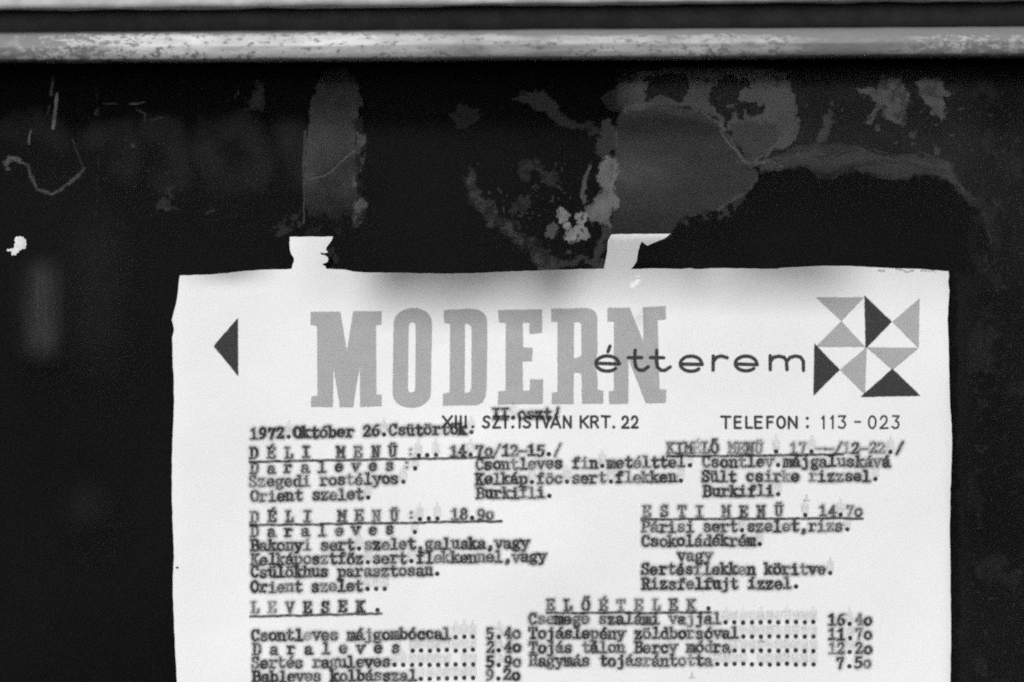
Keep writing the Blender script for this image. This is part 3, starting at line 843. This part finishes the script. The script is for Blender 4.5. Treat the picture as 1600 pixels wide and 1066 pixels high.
def f_mid(X, Y):
    x, y = warp(X, Y, 9, 24, 41)
    arcb = smooth(15, 5, line_dist(x, y, [(735,285),(752,318),(778,348),(812,372),(842,392),(862,414)])) * .05
    arcb *= .55 + .9 * smooth(.35, .6, fbm(X, Y, 15, 42, 4))
    base = smooth(7, 3, line_dist(x, y, [(850,416),(900,412),(948,412)])) * .05
    lobe = smooth(5, -4, poly_sd(x, y, [(780,262),(800,250),(830,256),(862,262),(872,282),(862,302),(838,318),(818,345),(800,350),(790,335),(806,300),(786,278)])) * .045
    lobe *= smooth(.36, .5, fbm(X, Y, 20, 43, 4))
    x2, y2 = warp(X, Y, 5, 12, 44)
    dl = np.full(X.shape, 99.0)
    for cx, cy, rr in ((876, 338, 10), (893, 370, 12), (908, 340, 10), (913, 366, 10), (903, 356, 7), (884, 353, 6)):
        dl = np.minimum(dl, np.hypot(x2 - cx, y2 - cy) - rr)
    blobs = smooth(1.5, -1.5, dl) * .34 * (.65 + .7 * fbm(X, Y, 12, 45, 4)) * (1 - .7 * smooth(.66, .7, fbm(X, Y, 10, 145, 4)))
    b2 = smooth(1.5, -1.5, np.hypot(x2 - 861, y2 - 361) - 11) * .12
    wedge = smooth(2.5, -2.5, poly_sd(x, y, [(936,252),(950,244),(961,250),(963,330),(957,364),(944,352),(930,347),(920,338),(914,316),(920,322),(932,308),(938,296),(931,280)]))
    wedge *= .24 * (1 - .4 * smooth(320, 370, Y)) * (.75 + .5 * fbm(X, Y, 20, 148, 3))
    w2 = smooth(4, -3, poly_sd(x, y, [(938,215),(948,190),(962,196),(962,255),(934,262)])) * .055
    wedge = np.maximum(wedge, w2)
    tail = smooth(4, -3, poly_sd(x, y, [(945,340),(962,330),(955,372),(946,400),(944,416),(930,416),(936,385)])) * .06
    st = strand(X, Y, [(922,262),(914,285),(911,318)], 3, 2.5, 46, 4) * .14
    topst = smooth(5, -4, poly_sd(x, y, [(830,150),(866,148),(872,175),(900,195),(945,205),(930,212),(880,198),(850,172),(805,162)])) * .03
    topst2 = smooth(5, -4, poly_sd(x, y, [(700,178),(745,166),(750,196),(715,200)])) * .016
    sp = .05 * smooth(.77, .81, vnoise(X / 4.5, Y / 4.5, 77)) * smooth(.45, .55, fbm(X, Y, 40, 78, 2)) * smooth(240, 270, Y) * smooth(12, -12, poly_sd(X, Y, [(720,240),(940,230),(940,400),(860,410),(730,300)]))
    crumb = .45 + .55 * smooth(.38, .5, fbm(X, Y, 6, 147, 4, .7))
    arcb, lobe = arcb * crumb, lobe * crumb * .8
    a = arcb
    for q in (base, lobe, blobs, b2, wedge, tail, st, topst, topst2, sp): a = np.maximum(a, q)
    return a
residue('mottled pale glue patch curving down to the sheet between the tabs', 690, 135, 975, 423, f_mid, off=0)

sheet_edge = [(952,372),(957,330),(960,260),(962,190),(975,168),(1005,160),(1035,160),(1070,170),(1100,178),(1125,190),(1135,208),(1150,232),(1168,252),(1186,266),(1182,280),(1168,300),(1145,315),(1110,328),(1075,338),(1060,348),(1052,362),(1046,370)]
def f_big(X, Y):
    x, y = warp(X, Y, 3, 22, 51)
    sd = poly_sd(x, y, sheet_edge)
    m = smooth(2.5, -3.5, sd)
    tone = .056 + .060 * np.exp(-((X - 985) / 62.0) ** 2 - ((Y - 268) / 28.0) ** 2) + .012 * fbm(X, Y, 120, 52, 3)
    tone = tone - .022 * smooth(225, 200, Y) * smooth(175, 190, Y) - .02 * smooth(310, 366, Y)
    sw = fbm(X * .35 + Y * .15, Y * 1.0 - X * .33, 14, 53, 4)
    tone = tone * (.86 + .24 * sw) * (.88 + .24 * fbm(X, Y, 3, 57, 3))
    a = m * tone
    rim = smooth(3.5, .5, np.abs(sd + 1)) * smooth(1060, 1130, X) * .085 * (.5 + fbm(X, Y, 10, 54, 3))
    return np.maximum(a, rim)
residue('large smooth grey film of glue above the right paper tab', 945, 150, 1196, 376, f_big, step=1.3, off=.05)

def f_upper(X, Y):
    x, y = warp(X, Y, 7, 20, 61)
    body = [(940,160),(975,128),(1000,112),(1060,104),(1130,104),(1200,106),(1235,112),(1240,140),(1246,170),(1250,200),(1246,212),(1222,232),(1190,252),(1178,262),(1160,240),(1138,208),(1126,190),(1100,178),(1060,165),(1030,160),(1005,170),(985,182),(955,178)]
    m = smooth(2.5, -2.5, poly_sd(x, y, body))
    nz = fbm(X, Y, 11, 62, 5, .68)
    h1 = smooth(8, -8, poly_sd(X, Y, [(1010,120),(1074,114),(1076,146),(1060,160),(1034,150),(1012,160)]))
    h2 = smooth(9, -7, poly_sd(X, Y, [(1112,142),(1128,122),(1168,118),(1176,132),(1152,142),(1154,160),(1196,162),(1192,178),(1165,188),(1146,178),(1136,196),(1126,176),(1106,158)]))
    h4 = smooth(9, -7, poly_sd(X, Y, [(1232,112),(1268,116),(1266,150),(1246,160),(1238,140)]))
    hole = np.maximum(np.maximum(h1, h2), h4)
    keep = 1 - .93 * smooth(.43, .47, hole * .8 + (nz - .5) * .95)
    h3 = smooth(.66, .69, fbm(X, Y, 9, 64, 5, .65)) * smooth(165, 120, Y)
    keep = keep * (1 - .85 * h3)
    tone = .080 + .05 * (fbm(X, Y, 34, 63, 5) - .5) + .02 * smooth(1150, 1230, X) * smooth(120, 150, Y)
    lens = smooth(3, -3, poly_sd(x, y, [(1136,200),(1160,190),(1185,186),(1216,192),(1224,208),(1202,242),(1174,250),(1150,226)]))
    tone = tone * (1 - .4 * lens)
    fade = smooth(98, 120, Y) * (.25 + .75 * smooth(955, 1008, X))
    a = m * tone * keep * fade
    for k, pts in enumerate([[(1192,182),(1214,190),(1226,200),(1214,222),(1192,250)], [(1126,205),(1142,228),(1166,252)], [(1178,258),(1200,252),(1222,262)], [(1230,196),(1246,205),(1240,214),(1222,232)]]):
        a = np.maximum(a, .12 * strand(X, Y, pts, 1.3, 2.2, 66 + k, 2.5) * (.5 + fbm(X, Y, 8, 68, 3)))
    return a
residue('blotchy perforated glue patch under the rail, above the emblem', 935, 98, 1262, 272, f_upper, off=.12)

def f_band(X, Y):
    x, y = warp(X, Y, 4, 18, 71)
    up_ = [(1185,262),(1215,240),(1250,228),(1300,226),(1335,226),(1355,238),(1400,242),(1445,242),(1478,252),(1492,262),(1494,280),(1510,300),(1530,312),(1542,330),(1549,355),(1548,375)]
    lo = [(1542,372),(1540,345),(1526,325),(1500,308),(1488,290),(1470,277),(1430,276),(1405,280),(1380,282),(1350,268),(1330,262),(1308,278),(1285,282),(1268,268),(1250,262),(1215,266),(1190,272)]
    m = smooth(2.5, -2.5, poly_sd(x, y, up_ + lo))
    stripes = fbm(X * .15 + 0 * Y, (Y - 12 * np.sin((X - 1180) / 40.0)) * 1.0, 7, 72, 3)
    a = m * (.036 + .05 * (stripes - .45)) * (.8 + .4 * fbm(X, Y, 5, 76, 3)) * (1 - .5 * smooth(1480, 1530, X))
    for k, (dy, s) in enumerate([(0, .14), (-8, .10), (7, .095), (-15, .075), (13, .07)]):
        pts = [(1150,252 + dy * .3),(1180,255 + dy * .4),(1215,262 + dy * .4),(1240,246 + dy),(1270,248 + dy),(1300,252 + dy),(1330,238 + dy),(1350,242 + dy),(1375,254 + dy),(1410,258 + dy),(1440,254 + dy),(1475,262 + dy * .7),(1490,276 + dy * .4),(1505,298)]
        a = np.maximum(a, s * strand(X, Y, pts, .6, 1.5, 73 + k, 2.2) * (.3 + 1.0 * fbm(X, Y, 16, 74, 3)))
    low = smooth(3, -3, poly_sd(x, y, [(1062,348),(1085,336),(1130,322),(1165,300),(1172,305),(1150,322),(1148,338),(1120,342),(1075,352)])) * .045 * smooth(.38, .5, fbm(X, Y, 9, 75, 4))
    low2 = smooth(6, -5, poly_sd(x, y, [(1170,272),(1240,275),(1245,320),(1200,305),(1185,330),(1175,300)])) * .012
    tail = strand(X, Y, [(1546,370),(1542,392),(1538,412)], 3, 4, 79, 5) * .03 * smooth(.4, .6, fbm(X, Y, 8, 80, 3))
    for q in (low, low2, tail): a = np.maximum(a, q)
    return a
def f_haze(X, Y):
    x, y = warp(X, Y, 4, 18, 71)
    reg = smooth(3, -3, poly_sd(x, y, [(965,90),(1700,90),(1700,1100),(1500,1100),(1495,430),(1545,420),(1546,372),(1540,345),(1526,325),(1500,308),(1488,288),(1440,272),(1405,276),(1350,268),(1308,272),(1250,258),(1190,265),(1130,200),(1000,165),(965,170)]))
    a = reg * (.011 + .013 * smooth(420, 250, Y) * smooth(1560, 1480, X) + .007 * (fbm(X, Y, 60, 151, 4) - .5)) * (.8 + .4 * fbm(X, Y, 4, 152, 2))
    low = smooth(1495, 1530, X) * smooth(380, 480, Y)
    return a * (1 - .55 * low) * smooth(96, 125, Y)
residue('very thin grey bloom over the glass at upper right', 960, 92, 1680, 1090, f_haze, 'dust_and_reflection_bloom', step=2.2, off=.5, thr=.002)
residue('wavy layered band of glue running right from the film', 1055, 215, 1560, 425, f_band, off=.2)

def blob(pts, tone, seed, amp=5, sc_=14, pits=.0):
    def f(X, Y):
        x, y = warp(X, Y, amp, sc_, seed)
        a = smooth(2.5, -2, poly_sd(x, y, pts)) * tone * (.8 + .4 * fbm(X, Y, 18, seed + 1, 3))
        if pits: a = a * (1 - smooth(.56, .62, fbm(X, Y, 12, seed + 2, 4)) * pits)
        return a * smooth(100, 135, Y)
    return f
residue('pale tooth-shaped glue blotch at upper right', 1320, 100, 1432, 208, blob([(1338,138),(1372,140),(1378,118),(1410,118),(1420,150),(1412,175),(1418,190),(1400,194),(1384,180),(1372,172),(1360,196),(1352,194),(1366,165),(1362,150)], .11, 81, 6, 14, .5), off=0)
residue('pale drooping glue blotch, rightmost under the rail', 1418, 100, 1490, 195, blob([(1424,130),(1440,122),(1468,124),(1478,150),(1480,188),(1462,178),(1444,160),(1434,140)], .11, 84, 5, 12, .4), off=0)
residue('small finger-shaped glue mark below the upper right blotches', 1268, 172, 1306, 228, blob([(1284,182),(1296,178),(1301,190),(1296,204),(1290,220),(1276,224),(1280,208),(1288,196)], .07, 87, 2, 8), off=0)

def f_specks(X, Y):
    r = smooth(.80, .84, vnoise(X / 5.0, Y / 5.0, 91)) * smooth(.5, .6, fbm(X, Y, 45, 92, 2))
    zone = smooth(15, -15, poly_sd(X, Y, [(1260,110),(1500,110),(1520,240),(1400,235),(1260,220)]))
    pts = [(1370,200,4),(1424,212,5),(1465,236,6),(1430,206,3),(1488,212,3),(1400,222,2),(1352,150,2.5),(1460,226,2)]
    a = .045 * r * zone
    x, y = warp(X, Y, 3, 7, 93)
    for px, py, rr in pts: a = np.maximum(a, .06 * smooth(rr + 1.5, rr - 1.5, np.hypot(x - px, y - py)))
    return a
residue('scattered small glue crumbs at upper right', 1255, 105, 1530, 245, f_specks, 'glue_crumbs', off=.3)

def f_loop(X, Y):
    a = .10 * strand(X, Y, [(14,252),(30,250),(42,262),(50,280),(58,295),(76,302),(92,298),(108,286),(120,274),(132,263)], 2.0, 1.8, 101, 2.5)
    a = np.maximum(a, .15 * strand(X, Y, [(10,256),(16,248),(27,250)], 5, 3, 102, 5))
    a = np.maximum(a, .09 * strand(X, Y, [(113,218),(124,245),(131,263)], .5, 1.2, 103, 1))
    return a * (.7 + .6 * fbm(X, Y, 9, 104, 3))
residue('thin looping glue strand at upper left', 2, 210, 142, 312, f_loop)
def f_drip(X, Y):
    a = .14 * strand(X, Y, [(88,148),(87,175),(84,200)], 2.6, 2, 105, 1.5)
    a = np.maximum(a, .09 * strand(X, Y, [(82,122),(80,148)], 2, 2, 106, 1.5))
    a = np.maximum(a, .16 * strand(X, Y, [(48,205),(45,214),(46,226)], 1, 1.2, 107, 1))
    a = np.maximum(a, .05 * strand(X, Y, [(77,165),(76,178)], 1.2, 2, 108, 1.5))
    return a * (.5 + fbm(X, Y, 14, 109, 3))
residue('short vertical glue drips near the upper left corner', 38, 112, 98, 235, f_drip)
def f_marks(X, Y):
    a = np.zeros(X.shape)
    for k, (pts, s, w) in enumerate([([(163,163),(180,163)], .07, 1), ([(203,162),(224,159)], .09, 1.2), ([(151,172),(149,180)], .05, 1.2), ([(215,172),(226,180),(224,192)], .04, 1.5),
                                     ([(236,187),(256,184)], .035, 1.5), ([(325,333),(334,330)], .04, 1.5), ([(205,225),(210,229)], .07, 1.5)]):
        a = np.maximum(a, s * strand(X, Y, pts, w, 1.6, 110 + k, 2.5))
    x, y = warp(X, Y, 4, 10, 111)
    a = np.maximum(a, .045 * smooth(3, -3, poly_sd(x, y, [(262,288),(268,290),(270,306),(262,312),(268,320),(282,327),(262,330),(244,326),(250,312),(260,306)])) * smooth(.3, .6, fbm(X, Y, 9, 118, 4)))
    a = np.maximum(a, .02 * smooth(4, -4, poly_sd(x, y, [(397,118),(410,125),(415,172),(385,170),(396,148)])))
    a = np.maximum(a, .03 * smooth(.90, .94, vnoise(X / 4.0, Y / 4.0, 112)) * smooth(.6, .75, fbm(X, Y, 60, 113, 2)))
    return a * (.6 + .8 * fbm(X, Y, 10, 114, 3))
residue('faint smudges and crumbs left of the glue strip', 120, 108, 430, 345, f_marks, 'glue_crumbs', off=.1)
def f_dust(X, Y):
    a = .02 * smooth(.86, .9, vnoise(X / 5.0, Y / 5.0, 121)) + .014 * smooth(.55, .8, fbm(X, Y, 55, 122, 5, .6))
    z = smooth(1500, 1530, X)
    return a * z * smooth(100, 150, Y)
residue('thin dusty bloom on the glass right of the sheet', 1496, 105, 1640, 1075, f_dust, 'dust_and_reflection_bloom', step=1.8, off=.4, thr=.004)

def f_reflections(X, Y):  # letter-like reflections and a vertical glow painted as pale film, plus a scratch
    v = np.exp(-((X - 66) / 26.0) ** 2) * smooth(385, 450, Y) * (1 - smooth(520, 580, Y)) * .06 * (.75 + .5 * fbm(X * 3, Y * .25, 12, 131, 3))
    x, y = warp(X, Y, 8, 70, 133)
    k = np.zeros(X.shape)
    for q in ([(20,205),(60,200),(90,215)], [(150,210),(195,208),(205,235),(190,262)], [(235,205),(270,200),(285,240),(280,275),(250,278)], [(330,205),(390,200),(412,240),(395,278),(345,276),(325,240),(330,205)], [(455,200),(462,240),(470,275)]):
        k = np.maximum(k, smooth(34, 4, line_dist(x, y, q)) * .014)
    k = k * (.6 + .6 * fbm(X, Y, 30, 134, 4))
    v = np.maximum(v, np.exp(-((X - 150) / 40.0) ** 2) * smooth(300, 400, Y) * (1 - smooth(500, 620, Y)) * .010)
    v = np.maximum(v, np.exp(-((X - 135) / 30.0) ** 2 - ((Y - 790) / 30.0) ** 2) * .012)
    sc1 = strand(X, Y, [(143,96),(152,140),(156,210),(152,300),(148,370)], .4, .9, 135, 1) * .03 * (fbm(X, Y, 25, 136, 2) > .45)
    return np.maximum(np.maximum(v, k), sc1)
residue('blurred reflections painted as a pale film left of the sheet, with a fine scratch', 0, 100, 520, 850, f_reflections, 'dust_and_reflection_bloom', step=2.2, off=.45, thr=.001)

# a torn scrap of white paper still stuck to the pane
scrap_out = [(23.5,372),(26,369.5),(28.5,370.5),(31,369),(34,370.5),(36.5,370),(38,373),(41,375),(40.5,379),(41.5,382),(40,385),(40.5,388),(37,389.5),(35,388.5),
             (33,391),(30,391.5),(29,395),(26,396),(24.5,399.5),(21.5,398),(19,400),(17.5,396.5),(18.5,393),(15,392.5),(12.5,393.5),(10,391),(11.5,389),(15,389.5),
             (18,388),(20,389),(22.5,386),(22,382),(24,379),(22.5,375.5)]
scrap = plate('paper_scrap', scrap_out, lambda x, y: 7.9 + .25 * np.sin(np.asarray(x) / 4.0), .1, M_SCRAP, None, 3)
scrap['label'] = 'small torn white paper scrap stuck at the far left of the glass'
scrap['category'] = 'scrap'

M_FLECK = coat_material('white_glue', .85, 1.0, .1, 1600)
def f_fleck(X, Y):
    x, y = warp(X, Y, 4, 7, 141)
    return smooth(2.5, -1.5, poly_sd(x, y, [(989,433),(996,432),(997,440),(992,449),(985,447),(987,440)])) * .75 * smooth(.3, .5, fbm(X, Y, 5, 142, 3))
residue('small white glue fleck in front of the sheet below the right tab', 978, 426, 1004, 455, f_fleck, 'glue_fleck', step=.8, off=.1, mat=M_FLECK)
def f_nick(X, Y):
    x, y = warp(X, Y, 2, 8, 143)
    a = smooth(2.2, .4, line_dist(x, y, [(1373,423.5),(1381,424)]))
    a = np.maximum(a, smooth(1.8, .2, line_dist(x, y, [(1400,421.5),(1412,423.5),(1428,423)])))
    return np.maximum(a, smooth(1.6, .1, line_dist(x, y, [(1440,422),(1462,423.5)])) * .8) * .6 * (.5 + .5 * fbm(X, Y, 6, 144, 3))
film('torn_nick', 1366, 417, 1470, 430, .8, f_nick, on_paper(.06), M_DARK, sheet, .05)
